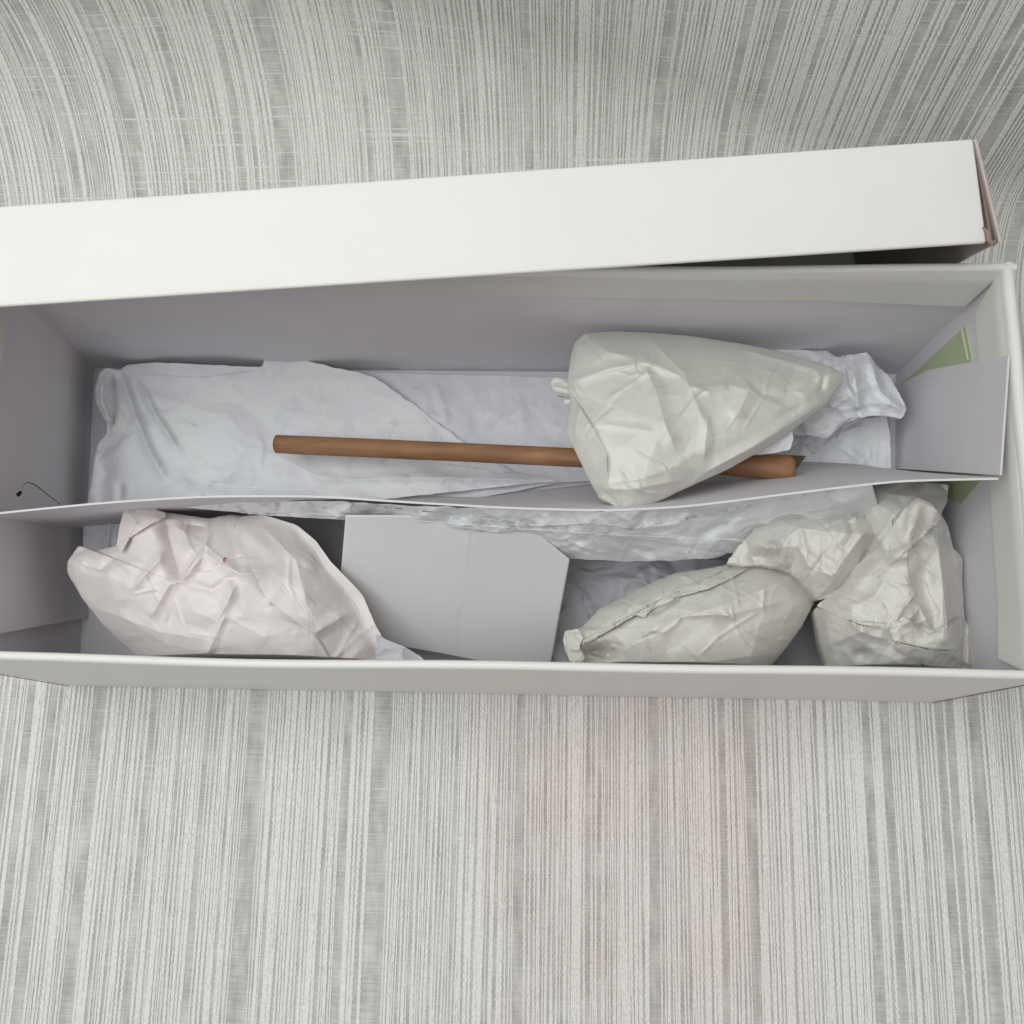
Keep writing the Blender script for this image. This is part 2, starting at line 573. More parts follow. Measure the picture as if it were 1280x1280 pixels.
def plate(name, P, thick_dir, mat, parent=None, smooth=True):
    """closed thin plate from a grid of points P (nu,nv,3)"""
    nu, nv = P.shape[:2]
    td = np.asarray(thick_dir, float)
    v = np.concatenate([P.reshape(-1, 3), (P + td).reshape(-1, 3)])
    n = nu * nv
    f = [gridfaces(nu, nv), gridfaces(nu, nv, n)[:, ::-1]]
    idx = np.arange(n).reshape(nu, nv)
    ring = np.concatenate([idx[:-1, 0], idx[-1, :-1], idx[:0:-1, -1], idx[0, :0:-1]])
    rn = np.roll(ring, -1)
    f.append(np.stack([ring, rn, rn + n, ring + n], -1))
    o = link(name, v, np.concatenate(f), mat, parent, smooth=smooth)
    fix_normals(o)
    e = o.modifiers.new('edge', 'EDGE_SPLIT'); e.split_angle = math.radians(40)
    return o


# folded-over hems inside the rim
def lerp(a, b, t): return a * (1 - t) + b * t


for nm, a0, b0, a1, b1, inn, s0, s1, cut, dl, dr, wt in (
        ('back_hem', bl0, br0, blt, brt, (0, -1, 0), 0.012, 0.988, 0.009, 0.90, 0.765, TH),
        ('end_hem', br0, fr0, brt, frt, (-1, 0, 0), 0.02, 0.99, 0.05, 0.80, 0.80, 0.005),
        ('end_hem', bl0, fl0, blt, flt, (1, 0, 0), 0.02, 0.99, 0.05, 0.90, 0.88, 0.005)):
    inn = np.array(inn, float)
    p01 = lerp(lerp(a0, a1, 0.965), lerp(b0, b1, 0.965), s0); p11 = lerp(lerp(a0, a1, 0.965), lerp(b0, b1, 0.965), s1)
    p00 = lerp(lerp(a0, a1, dl), lerp(b0, b1, dl), s0 + cut); p10 = lerp(lerp(a0, a1, dr), lerp(b0, b1, dr), s1 - cut)
    P = quadgrid(p00, p10, p01, p11, 40, 9)
    s = np.linspace(0, 1, 40)[:, None]
    t = np.linspace(1, 0, 9)[None]
    lift = wt - 0.0009 + 0.0011 * np.clip(t * 8, 0, 1) + t * (0.0004 + 0.0006 * (0.5 + 0.5 * np.sin(9 * s + len(nm))) + 0.0022 * np.maximum(0, s - 0.85) / 0.15)
    P = P + inn * lift[..., None]
    plate(nm, P, inn * 0.0008, M_HEM, box)

# raw corner seams under the front corners and the slots in the end walls
for a, b, sx in ((fr0, frt, 1), (fl0, flt, -1)):
    s = np.linspace(0.02, 0.95, 12)
    L_ = lerp(a[None], b[None], s[:, None]) + np.array([sx * 0.0003, -0.0004, 0])
    P = np.stack([L_, L_ + np.array([-sx * 0.0007, 0, 0])], 1)
    plate('corner_seam', P, np.array([0, -0.0003, 0]), M_RAW, box)


def wall_point(px, py, a0, b0, a1, inward):
    """point on an end wall's inner face seen through px,py"""
    nrm = np.cross(b0 - a0, a1 - a0); nrm /= np.linalg.norm(nrm)
    p0 = a0 + np.array(inward) * (0.005 + 0.0002)
    q = at(px, py, 0.0); d = q - CAM
    k = np.dot(p0 - CAM, nrm) / np.dot(d, nrm)
    return CAM + d * k


for px, py, wl in ((1202, 634, (br0, fr0, brt, (-1, 0, 0))), (23, 617, (bl0, fl0, blt, (1, 0, 0)))):
    pts = [wall_point(px + dx, py + dy, *wl) for dx, dy in ((-3, 0), (2, -4), (4, -1), (0, 4), (-2, 3))]
    P = np.array(pts)
    n = len(P)
    v = np.concatenate([P, P + np.array(wl[3]) * 0.0004])
    link('slot', v, [list(range(n)), list(range(n, 2 * n))] + [[i, (i + 1) % n, n + (i + 1) % n, n + i] for i in range(n)], M_DARK, box, smooth=False)
# ------------------------------------------------------------------ lid, leaning on its long side with its mouth over the back rim
zn_r, zn_l = 0.165, 0.167
NR = at(1234, 303, zn_r)
NL0 = at(0, 383, zn_l)
dirx = (NL0 - NR); dirx /= np.linalg.norm(dirx)
LID_L = 0.455
NL = NR + dirx * LID_L
FRr = at(1217, 173, zn_r + 0.010)
FL0_ = at(0, 257, zn_l + 0.010)
far_vec_r = FRr - NR
far_vec_r -= (-dirx) * np.dot(far_vec_r, -dirx)
FR_ = FRr
FL_ = FRr + (FL0_ - FRr) / np.linalg.norm(FL0_ - FRr) * LID_L
up = np.cross(-dirx, far_vec_r); up /= np.linalg.norm(up)
if up[2] < 0: up = -up
LID_W = 0.158
down = -up * LID_W
lid = empty('box_cover', tuple((NR + NL) / 2 + down + far_vec_r * 0.5),
            'long white box lid propped on its side, leaning over the back rim of the box', 'lid')
LT = 0.003


def pan(name, p00, p10, p01, p11, td, mat=M_OUT, nu=30, nv=8, bulge=0.0, bdir=None):
    P = quadgrid(p00, p10, p01, p11, nu, nv)
    if bulge:
        s = np.linspace(0, 1, nu)[:, None]; t = np.linspace(0, 1, nv)[None]
        P = P + (4 * s * (1 - s) * bulge * (0.3 + 0.7 * t))[..., None] * bdir
    o = plate(name, P, td, mat, lid)
    b = o.modifiers.new('bevel', 'BEVEL'); b.width = 0.0011; b.segments = 3; b.limit_method = 'ANGLE'
    b.angle_limit = math.radians(50)
    o.modifiers.move(1, 0)
    return o


fwd = (FR_ - NR) / np.linalg.norm(FR_ - NR)
w = pan('side_wall', NL, NR, FL_, FR_, -up * LT, bulge=0.0009, bdir=-up)
w = pan('side_wall', NL + down, NR + down, FL_ + down, FR_ + down, up * LT)
w = pan('top_panel', FL_ - up * (LT + .0003), FR_ - up * (LT + .0003), FL_ + down + up * (LT + .0003), FR_ + down + up * (LT + .0003), -fwd * LT)
two_tone(w, tuple(-fwd), M_LIDIN, 9)
xr = -dirx
# end walls: the right one has come away from the side wall towards the mouth
w = pan('end_wall', FR_ - xr * 0.0002 - up * 0.0003, FR_ + down - xr * 0.0002, NR + xr * 0.0045 - up * 0.0006, NR + down + xr * 0.0005, xr * 0.0022, bulge=0.0006, bdir=xr)
two_tone(w, tuple(up), M_EDGE, 9)
two_tone2 = [f for f in w.data.polygons if f.normal.dot(Vector(-xr)) > 0.8]
w.data.materials.append(M_LIDIN)
for f in two_tone2:
    f.material_index = 2
pan('end_wall', FL_ + xr * 0.0002, FL_ + down + xr * 0.0002, NL + xr * 0.0002, NL + down + xr * 0.0002, -xr * 0.002)
# torn brown corner of the right end: inner liner fold and curled paper
P = quadgrid(FR_ + xr * 0.0002 - up * 0.002, NR + xr * 0.0024 - up * 0.002, FR_ + xr * 0.0002 - up * .006, NR + xr * 0.0024 - up * .006, 10, 4)
plate('inner_liner', P, xr * 0.0008, M_RAW, lid)


def tube(name, pts, rad, mat, parent, seg=10):
    pts = np.asarray(pts, float)
    n = len(pts)
    rad = np.broadcast_to(np.asarray(rad, float), (n,))
    tg = np.gradient(pts, axis=0); tg /= np.linalg.norm(tg, axis=1)[:, None]
    ref = np.array([0, 0, 1.0])
    s1 = np.cross(tg, ref); s1 /= np.linalg.norm(s1, axis=1)[:, None]
    s2 = np.cross(s1, tg)
    a = np.linspace(0, 2 * math.pi, seg, endpoint=False)
    P = pts[:, None] + rad[:, None, None] * (np.cos(a)[None, :, None] * s1[:, None] + np.sin(a)[None, :, None] * s2[:, None])
    o = link(name, P.reshape(-1, 3), gridfaces(n, seg, closed=True), mat, parent)
    bm = bmesh.new(); bm.from_mesh(o.data); bm.verts.ensure_lookup_table()
    bm.faces.new([bm.verts[i] for i in range(seg)]); bm.faces.new([bm.verts[(n - 1) * seg + i] for i in range(seg)])
    bmesh.ops.recalc_face_normals(bm, faces=bm.faces); bm.to_mesh(o.data); bm.free()
    return o


tube('curled_corner', [NR + xr * a + fwd * b_ + up * c for a, b_, c in
     ((-.001, .006, .0), (.0006, .0035, .0008), (.0002, .001, .0012), (.001, -.0006, .0006), (.0026, -.0004, .0), (.0038, .0014, -.0006))],
     [.0004, .0010, .0011, .0012, .0010, .0005], M_RAW, lid)

# dark printing glimpsed on the lid's inside
n_ = fwd; p0 = FR_ - fwd * (LT + 0.0004)
p0 = FR_ - up * LT - fwd * (LT + 0.0004)


def lid_pt(px, py):
    d = at(px, py, 0.0) - CAM
    return CAM + d * (np.dot(p0 - CAM, n_) / np.dot(d, n_))


vq, fq = [], []
for (xa, ya, xb, yb) in ((1101, 313, 1101, 319), (1106, 311, 1106, 320), (1106, 311, 1111, 319), (1111, 319, 1111, 311), (1115, 320, 1118, 311)):
    for dx in (0, 1.6):
        vq += [lid_pt(xa + dx, ya), lid_pt(xb + dx, yb)]
    k = len(vq) - 4
    fq.append([k, k + 1, k + 3, k + 2])
o = link('printed_mark', vq, fq, M_DARK, lid, smooth=False)
sm_ = o.modifiers.new('ink', 'SOLIDIFY'); sm_.thickness = 0.0002

# curved cut of a locking tab in the left end wall
wl = (bl0, fl0, blt, (1, 0, 0))
tube('cut_line', [wall_point(x, y, *wl) for x, y in ((27, 611), (30, 605), (36, 603), (44, 606), (58, 617), (76, 631))], [.0001, .0002, .0003, .00035, .0003, .0002], M_CUT, box, seg=6)

# ------------------------------------------------------------------ crumpled paper
INX0, INX1 = -0.2195, 0.2195


def to_poly(poly, X, Y):
    """distance to a polyline, signed side, position along it (0..1)"""
    poly = np.asarray(poly, float)
    best = np.full(X.shape, 1e9); side = np.zeros(X.shape); along = np.zeros(X.shape)
    seg = np.linalg.norm(np.diff(poly, axis=0), axis=1)
    cum = np.concatenate([[0], np.cumsum(seg)]); tot = cum[-1]
    for i in range(len(poly) - 1):
        ax, ay = poly[i]; bx, by = poly[i + 1]
        dx, dy = bx - ax, by - ay
        t = np.clip(((X - ax) * dx + (Y - ay) * dy) / (dx * dx + dy * dy), 0, 1)
        d = np.hypot(X - ax - t * dx, Y - ay - t * dy)
        s = np.sign((X - ax) * dy - (Y - ay) * dx)
        m = d < best
        best = np.where(m, d, best); side = np.where(m, s, side); along = np.where(m, (cum[i] + t * seg[i]) / tot, along)
    return best, side, along


def crumple(X, Y, cell, seed, ang=0.0, stretch=1.0):
    """piecewise-flat facets with straight creases (difference of two power diagrams), about -1..1, thin raised ridges on the creases"""
    r = np.random.default_rng(seed)
    ca, sa = math.cos(ang), math.sin(ang)
    x = (X * ca + Y * sa) / (cell * stretch)
    y = (-X * sa + Y * ca) / cell
    x0, x1, y0, y1 = x.min() - 1, x.max() + 1, y.min() - 1, y.max() + 1
    out = np.zeros(X.shape)
    for sgn in (1, -1):
        gx, gy = np.meshgrid(np.arange(x0, x1), np.arange(y0, y1))
        gx = gx.ravel() + r.uniform(-.75, .75, gx.size); gy = gy.ravel() + r.uniform(-.75, .75, gy.size)
        wt = r.uniform(-0.25, 0.25, gx.size)
        best = np.full(X.shape, 1e9); sec = np.full(X.shape, 1e9)
        for a, b, c in zip(gx, gy, wt):
            d = (x - a) ** 2 + (y - b) ** 2 - c
            sec = np.minimum(sec, np.maximum(d, best))
            best = np.minimum(best, d)
        out += sgn * best
        out += 0.16 * np.exp(-(sec - best) * cell / 5.0) * (0.5 + 0.5 * wnoise(X, Y, seed + 77, cell * 2.5))
    return out * 1.1


def wnoise(X, Y, seed, scale):
    r = np.random.default_rng(seed)
    o = np.zeros(X.shape)
    for _ in range(5):
        a = r.uniform(0, 6.28); k = r.uniform(.6, 1.6) / scale
        o += np.sin((X * math.cos(a) + Y * math.sin(a)) * k * 6.28 + r.uniform(0, 6.28))
    return o / 5


def field(X, Y, spec):
    """sum of folds: ('c',cell,amp,seed,ang,stretch) ('r',poly,h,w) ridge ('s',poly,h,w) step ('b',x,y,rx,ry,h) bump"""
    h = np.zeros(X.shape)
    for s in spec:
        if s[0] == 'c':
            _, cell, amp, seed, ang, st = s
            wx = X + wnoise(X, Y, seed + 5, cell * 3) * cell * 0.35
            wy = Y + wnoise(X, Y, seed + 9, cell * 3) * cell * 0.35
            h += amp * crumple(wx, wy, cell, seed, ang, st)
        elif s[0] == 'r':
            d, sd, al = to_poly(s[1], X, Y)
            k = np.clip(1 - d / s[3], 0, 1)
            h += s[2] * (k ** 1.6) * np.clip(np.minimum(al, 1 - al) * 6 + 0.25, 0, 1)
        elif s[0] == 's':
            d, sd, al = to_poly(s[1], X, Y)
            h += s[2] * np.where(sd > 0, np.exp(-d / s[3]), 0) * np.clip(np.minimum(al, 1 - al) * 6 + 0.1, 0, 1)
        elif s[0] == 'b':
            h += s[5] * np.exp(-(((X - s[1]) / s[3]) ** 2 + ((Y - s[2]) / s[4]) ** 2))
    return h


def wrinkles(outline, n, amp, seed, width=5.0, length=(25, 90)):
    """thin wandering wrinkle lines, up or down"""
    r = np.random.default_rng(seed)
    o = np.asarray(outline, float)
    lo, hi = o.min(0), o.max(0)
    base = r.uniform(0, math.pi)
    out = []
    for _ in range(n):
        p = lo + r.random(2) * (hi - lo)
        a = base + r.choice([0, 1.0, 2.1]) + r.normal(0, .35)
        L_ = r.uniform(*length)
        line = [p]
        for _k in range(3):
            p = p + L_ / 3 * np.array([math.cos(a), math.sin(a)])
            a += r.normal(0, .35)
            line.append(p)
        out.append(('r', line, amp * r.uniform(.4, 1.2) * r.choice([1, 1, -1]), width * r.uniform(.7, 1.5)))
    return out


def resample(poly, n, jitter=0.0, seed=0, rnd=2):
    poly = np.asarray(poly, float)
    c = np.vstack([poly, poly[:1]])
    cum = np.concatenate([[0], np.cumsum(np.linalg.norm(np.diff(c, axis=0), axis=1))])
    t = np.linspace(0, cum[-1], n, endpoint=False)
    q = np.stack([np.interp(t, cum, c[:, 0]), np.interp(t, cum, c[:, 1])], 1)
    # light corner rounding
    for _ in range(rnd):
        q = 0.5 * q + 0.25 * (np.roll(q, 1, 0) + np.roll(q, -1, 0))
    if jitter:
        r = np.random.default_rng(seed)
        a = np.linspace(0, 2 * math.pi, n, endpoint=False)
        j = sum(np.sin(a * k + r.uniform(0, 6.28)) * r.uniform(.3, 1) for k in (9, 17, 31, 53, 71)) / 3
        q = q + jitter * j[:, None] * np.stack([np.cos(a), np.sin(a)], 1)
    return q


def clampbox(P, floor=FLOOR + 0.0008):
    P[..., 1] = np.maximum(P[..., 1], fl0[1] + TH + 0.0035 + 0.004)
    P[..., 2] = np.maximum(P[..., 2], floor)
    return P


HOST = {}


def facets(X, Y, outline, centre, height, spacing, amp, seed, creases=(), edge_amp=0.25):
    """flat paper planes: heights at scattered points joined by straight folds (constrained along the given crease lines)"""
    r = np.random.default_rng(seed)
    o = np.asarray(outline, float)
    c = np.asarray(centre, float)
    q = resample(o, max(10, int(np.sum(np.linalg.norm(np.diff(np.vstack([o, o[:1]]), axis=0), axis=1)) / spacing)), rnd=0)
    pts = [tuple(p) for p in (q - c) * 1.06 + c]
    n0 = len(pts)
    edges = [(i, (i + 1) % n0) for i in range(n0)]
    for cr in creases:
        cr = np.asarray(cr, float)
        k0 = len(pts)
        pts += [tuple(p) for p in cr]
        edges += [(k0 + i, k0 + i + 1) for i in range(len(cr) - 1)]
    lo, hi = o.min(0), o.max(0)
    for _ in range(4000):
        p = lo + r.random(2) * (hi - lo)
        ok = all((p[0] - a) ** 2 + (p[1] - b) ** 2 > (spacing * r.uniform(.55, 1.0)) ** 2 for a, b in pts)
        if ok:
            pts.append(tuple(p))
    v, e, f, *_ = delaunay_2d_cdt([Vector(p) for p in pts], edges, [], 0, 1e-4)
    P = np.array([(a[0], a[1]) for a in v])
    Z = height(P[:, 0], P[:, 1]) + r.normal(0, 1, len(P)) * amp * np.where(np.arange(len(P)) < n0, edge_amp, 1.0)
    out = np.full(X.shape, np.nan)
    xf, yf = X.ravel(), Y.ravel()
    of = out.ravel()
    order = np.argsort(xf)
    xs = xf[order]
    for t in f:
        (ax, ay), (bx, by), (cx, cy) = P[t[0]], P[t[1]], P[t[2]]
        i0, i1 = np.searchsorted(xs, [min(ax, bx, cx), max(ax, bx, cx)])
        idx = order[i0:i1]
        x, y = xf[idx], yf[idx]
        den = (by - cy) * (ax - cx) + (cx - bx) * (ay - cy)
        if abs(den) < 1e-9:
            continue
        l1 = ((by - cy) * (x - cx) + (cx - bx) * (y - cy)) / den
        l2 = ((cy - ay) * (x - cx) + (ax - cx) * (y - cy)) / den
        l3 = 1 - l1 - l2
        m = (l1 >= -1e-6) & (l2 >= -1e-6) & (l3 >= -1e-6)
        of[idx[m]] = l1[m] * Z[t[0]] + l2[m] * Z[t[1]] + l3[m] * Z[t[2]]
    bad = np.isnan(of)
    if bad.any():
        of[bad] = height(xf[bad], yf[bad])
    return of.reshape(X.shape)


def bundle(name, outline, centre, zs, top, spec, mat, parent, nth=460, nr=110, bot=0.03, pw=(2.3, 0.62), jitter=0.0, seed=0, zfloor=FLOOR + .001, fac=((55, .0022), (22, .0009)), soft=0.35, creases=(), wr=(26, .0011, 4.5)):
    """closed wrapped-paper body. zs(X,Y): height of its widest line; top: rise of the crown above it"""
    q = resample(outline, nth, jitter, seed)
    c = np.asarray(centre, float)
    r = np.linspace(0, 1, nr) ** 0.85
    X = c[0] + r[:, None] * (q[None, :, 0] - c[0])
    Y = c[1] + r[:, None] * (q[None, :, 1] - c[1])
    R = np.repeat(r[:, None], nth, 1)
    prof = np.clip(1 - R ** pw[0], 0, 1) ** pw[1]
    h = field(X, Y, list(spec) + wrinkles(outline, wr[0], wr[1], seed + 300, wr[2])) * np.clip((1 - R) * 7 + 0.25, 0, 1)
    angq = np.arctan2(q[:, 1] - c[1], q[:, 0] - c[0]); radq = np.hypot(q[:, 0] - c[0], q[:, 1] - c[1]); odq = np.argsort(angq)

    def smooth(x, y):
        R_ = np.clip(np.hypot(x - c[0], y - c[1]) / np.interp(np.arctan2(y - c[1], x - c[0]), angq[odq], radq[odq], period=2 * math.pi), 0, 1)
        return zs(x, y) + top * np.clip(1 - R_ ** pw[0], 0, 1) ** pw[1]
    fz = facets(X, Y, outline, centre, smooth, fac[0][0], fac[0][1], seed + 40, creases)
    base = (1 - soft) * fz + soft * (zs(X, Y) + top * prof)
    mask = np.clip(0.5 + 1.3 * wnoise(X, Y, seed + 60, 130), 0.15, 1.0)
    fine = facets(X, Y, outline, centre, lambda x, y: np.zeros(np.shape(x)), fac[1][0], fac[1][1], seed + 41)
    z = base + fine * mask + h
    def host1(x, y):
        a = np.mod(np.arctan2(y - c[1], x - c[0]) - angq[0], 2 * math.pi)
        da = np.mod(angq - angq[0], 2 * math.pi); o2 = np.argsort(da)
        jf = np.interp(a, da[o2], o2.astype(float)).round().astype(int) % nth
        R_ = np.clip(np.hypot(x - c[0], y - c[1]) / radq[jf], 0, 1)
        i_ = np.clip(np.round(R_ ** (1 / 0.85) * (nr - 1)).astype(int), 0, nr - 1)
        return z[i_, jf]

    def host(x, y):
        o_ = [host1(x, y)] + [host1(x + (4 + 4 * (k % 2)) * math.cos(k * .785), y + (4 + 4 * (k % 2)) * math.sin(k * .785)) for k in range(8)]
        return np.mean(o_, 0) + 0.0012
    HOST[parent.name] = host
    T = clampbox(at(X, Y, z), zfloor)
    # underside: straight below, inside the outline
    nb = 26
    rb = np.linspace(1, 0, nb)[1:]
    edge = at(q[:, 0], q[:, 1], zs(q[:, 0], q[:, 1]))
    mid = at(c[0], c[1], zs(c[0], c[1]))
    B = mid[None, None] + rb[:, None, None] * (edge[None] - mid[None, None])
    B[..., 2] = B[..., 2] - bot * (1 - rb[:, None] ** 2.6) ** 0.55
    hb = field(c[0] + rb[:, None] * (q[None, :, 0] - c[0]), c[1] + rb[:, None] * (q[None, :, 1] - c[1]), [s for s in spec if s[0] == 'c'])
    B[..., 2] -= np.abs(hb) * 0.5 * (1 - rb[:, None])
    B = clampbox(B, zfloor)
    P = np.concatenate([T, B], 0)
    o = link(name, P.reshape(-1, 3), gridfaces(P.shape[0], nth, closed=True), mat, parent)
    fix_normals(o)
    return o


def sheet(name, outline, centre, zf, spec, mat, parent, nth=300, nr=70, jitter=1.0, seed=0, edge_curl=0.0, zfloor=FLOOR + .001, thick=0.00025, fac=None, wr=None):
    q = resample(outline, nth, jitter, seed)
    c = np.asarray(centre, float)
    r = np.linspace(0, 1, nr) ** 0.8
    X = c[0] + r[:, None] * (q[None, :, 0] - c[0])
    Y = c[1] + r[:, None] * (q[None, :, 1] - c[1])
    z = zf(X, Y) + field(X, Y, list(spec) + (wrinkles(outline, wr[0], wr[1], seed + 300, wr[2]) if wr else []))
    for k_, (sp_, am_) in enumerate(fac or ()):
        msk = np.clip(0.5 + 1.2 * wnoise(X, Y, seed + 60 + k_, 110), 0.2, 1.0)
        z = z + msk * facets(X, Y, outline, centre, lambda x, y: np.zeros(np.shape(x)), sp_, am_, seed + 40 + k_, edge_amp=1.0)
    if edge_curl:
        z = z + edge_curl * np.clip((r[:, None] - 0.9) / 0.1, 0, 1) ** 2 * wnoise(X, Y, seed + 3, 60)
    P = clampbox(at(X, Y, z), zfloor)
    o = link(name, P.reshape(-1, 3), gridfaces(nr, nth, closed=True), mat, parent)
    fix_normals(o)
    s = o.modifiers.new('paper', 'SOLIDIFY'); s.thickness = thick; s.offset = -1
    return o


def const(v):
    return lambda X, Y: np.full(np.shape(X), v, float)


# ------------------------------------------------------------------ divider with folded ends
DZ = 0.116
topx = [-30, 0, 130, 260, 400, 500, 640, 760, 860, 1000, 1120, 1200, 1248]
topy = [644, 640, 627, 619, 619, 626, 634, 637, 632, 614, 600, 598, 597]
botx = [110, 250, 400, 550, 700, 850, 1000, 1060, 1118]
boty = [659, 652, 642, 628, 610, 590, 574, 578, 588]


def smooth_curve(xs, ys, n):
    t = np.linspace(0, 1, len(xs)); tt = np.linspace(0, 1, n)
    x = np.interp(tt, t, xs); y = np.interp(tt, t, ys)
    for _ in range(4):
        x[1:-1] = .5 * x[1:-1] + .25 * (x[:-2] + x[2:]); y[1:-1] = .5 * y[1:-1] + .25 * (y[:-2] + y[2:])
    return x, y


tx, ty = smooth_curve(topx, topy, 80)
bx, by = smooth_curve(botx, boty, 80)
DZV = DZ + (0.1335 - DZ) * np.clip((tx - 850) / 390, 0, 1) ** 1.2
TOP = at(tx, ty, DZV); TOP[:, 0] = np.maximum(TOP[:, 0], -0.2140); BOT = at(bx, by, FLOOR + 0.001)
t = np.linspace(0, 1, 14)[None, :, None]
P = BOT[:, None] * (1 - t) + TOP[:, None] * t
divider = empty('box_divider', tuple(BOT[40]), 'lavender grey cardboard divider wall standing lengthwise across the middle of the box', 'divider')
plate('panel', P, (0, -0.0009, 0), M_DIV, divider)
# right end folded towards the back, left end folded towards the front
R0t, R0b = TOP[-1], BOT[-1]
R1t, R1b = at(1260, 444, 0.1345), at(1120, 470, FLOOR + .001)
sh = np.array([0.0006, 0.001, 0])
P = quadgrid(R0b + sh, R1b, R0t + sh, R1t, 14, 12)
plate('end_tab', P, (0.0009, 0, 0), M_DIV, divider)
L0t, L0b = TOP[0], BOT[0]
L1t, L1b = at(-30, 797, DZ), at(110, 772, FLOOR + .001)
L1t[0] = max(L1t[0], -0.2165)
P = quadgrid(L0b - sh, L1b, L0t - sh, L1t, 14, 12)
plate('end_tab', P, (-0.0009, 0, 0), M_DIV, divider)

# ------------------------------------------------------------------ tissue paper
tb = empty('tissue_paper', tuple(at(400, 540, FLOOR)), 'crinkled white tissue paper lining the back compartment under the wooden stick', 'tissue paper')
sheet('sheet_layer', [(440, 464), (560, 468), (690, 471), (800, 480), (860, 560), (800, 598), (702, 603), (600, 622), (430, 618), (330, 590), (330, 500)],
      (560, 545), const(0.0065), [('c', 60, 0.0018, 3, .2, 1.8), ('c', 22, 0.0007, 4, .7, 1.6),
      ('r', [(600, 545), (618, 520), (650, 510), (655, 540)], .0022, 12), ('r', [(545, 480), (560, 530)], .0012, 9)], M_TISSUE2, tb, seed=1, fac=((48, .0016), (17, .0006)), wr=(30, .0011, 6.0))
sheet('sheet_layer', [(133, 459), (150, 464), (156, 456), (195, 453), (328, 459), (331, 446), (352, 444), (440, 464), (468, 471), (530, 515), (592, 562), (640, 590), (702, 601),
      (620, 609), (500, 622), (400, 630), (250, 640), (112, 650), (108, 632), (114, 600), (118, 570), (123, 553), (136, 541), (134, 529), (125, 516), (119, 500), (119, 481), (124, 466)],
      (330, 550), lambda X, Y: 0.0125 + 0.016 * np.exp(-((X - 120) / 26) ** 2) + 0.006 * np.exp(-((Y - 452) / 22) ** 2),
      [('c', 75, 0.0036, 13, .35, 2.0), ('c', 28, 0.0016, 14, .5, 1.6), ('r', [(150, 464), (166, 510), (185, 560), (205, 596)], .007, 12), ('r', [(172, 474), (195, 520), (222, 560)], .005, 9), ('r', [(128, 470), (127, 500), (138, 530)], .006, 7), ('r', [(142, 470), (146, 505), (140, 535)], -.005, 6), ('r', [(118, 575), (160, 540), (170, 520)], .004, 8),
       ('r', [(152, 600), (148, 650)], .004, 10), ('r', [(235, 600), (330, 612), (420, 612)], -.003, 16), ('s', [(160, 466), (250, 472), (330, 462)], .002, 20),
       ('r', [(330, 465), (360, 500), (345, 560)], .0014, 14), ('r', [(380, 590), (420, 600), (560, 597), (690, 601)], .003, 10)], M_TISSUE, tb, seed=2, nth=440, nr=90, jitter=1.5, fac=((48, .0016), (17, .0006)), wr=(30, .0011, 6.0))

tr = empty('tissue_paper', tuple(at(1050, 520, FLOOR)), 'bluish white tissue paper crumpled up behind the cone shaped bundle beside the end tab', 'tissue paper')
sheet('sheet_layer', [(985, 535), (1000, 520), (1060, 525), (1108, 520), (1113, 545), (1114, 587), (1078, 583), (1012, 578), (960, 590), (940, 560)], (1050, 552),
      lambda X, Y: 0.012 + 0.00008 * (585 - Y), [('c', 40, 0.002, 23, .2, 1.5), ('c', 15, .0006, 29, .2, 1.3), ('r', [(1008, 556), (1020, 566)], .003, 6)], M_TISSUE, tr, seed=4, nth=220, nr=50, fac=((48, .0016), (17, .0006)), wr=(30, .0011, 6.0))
sheet('sheet_layer', [(930, 436), (971, 437), (1034, 438), (1045, 446), (1084, 440), (1096, 457), (1114, 472), (1123, 490), (1134, 512), (1127, 524), (1108, 521), (1090, 519), (1072, 523),
      (1050, 534), (1034, 548), (1010, 544), (985, 545), (960, 520), (940, 480)], (1040, 490),
      lambda X, Y: 0.040 + 0.018 * np.exp(-(((X - 1060) / 60) ** 2 + ((Y - 480) / 40) ** 2)), [('c', 34, 0.0048, 21, .9, 1.6), ('c', 14, 0.0013, 22, .3, 1.3),
       ('r', [(1046, 447), (1070, 475), (1072, 520)], .004, 14), ('r', [(1084, 441), (1100, 490), (1130, 515)], .003, 10), ('s', [(1034, 548), (1062, 522), (1108, 522)], .003, 20)], M_TISSUE, tr, seed=5, nth=260, nr=70, edge_curl=.003, fac=((48, .0016), (17, .0006)), wr=(30, .0011, 6.0))

# tissue draped over the wood's flared end
sheet('sheet_layer', [(925, 568), (945, 554), (975, 536), (990, 532), (992, 548), (988, 562), (970, 566), (950, 568)], (962, 554),
      lambda X, Y: 0.082 - 0.0 * X, [('c', 16, .0012, 31, .4, 1.4)], M_TISSUE2, tr, nth=120, nr=26, seed=9, jitter=.5)

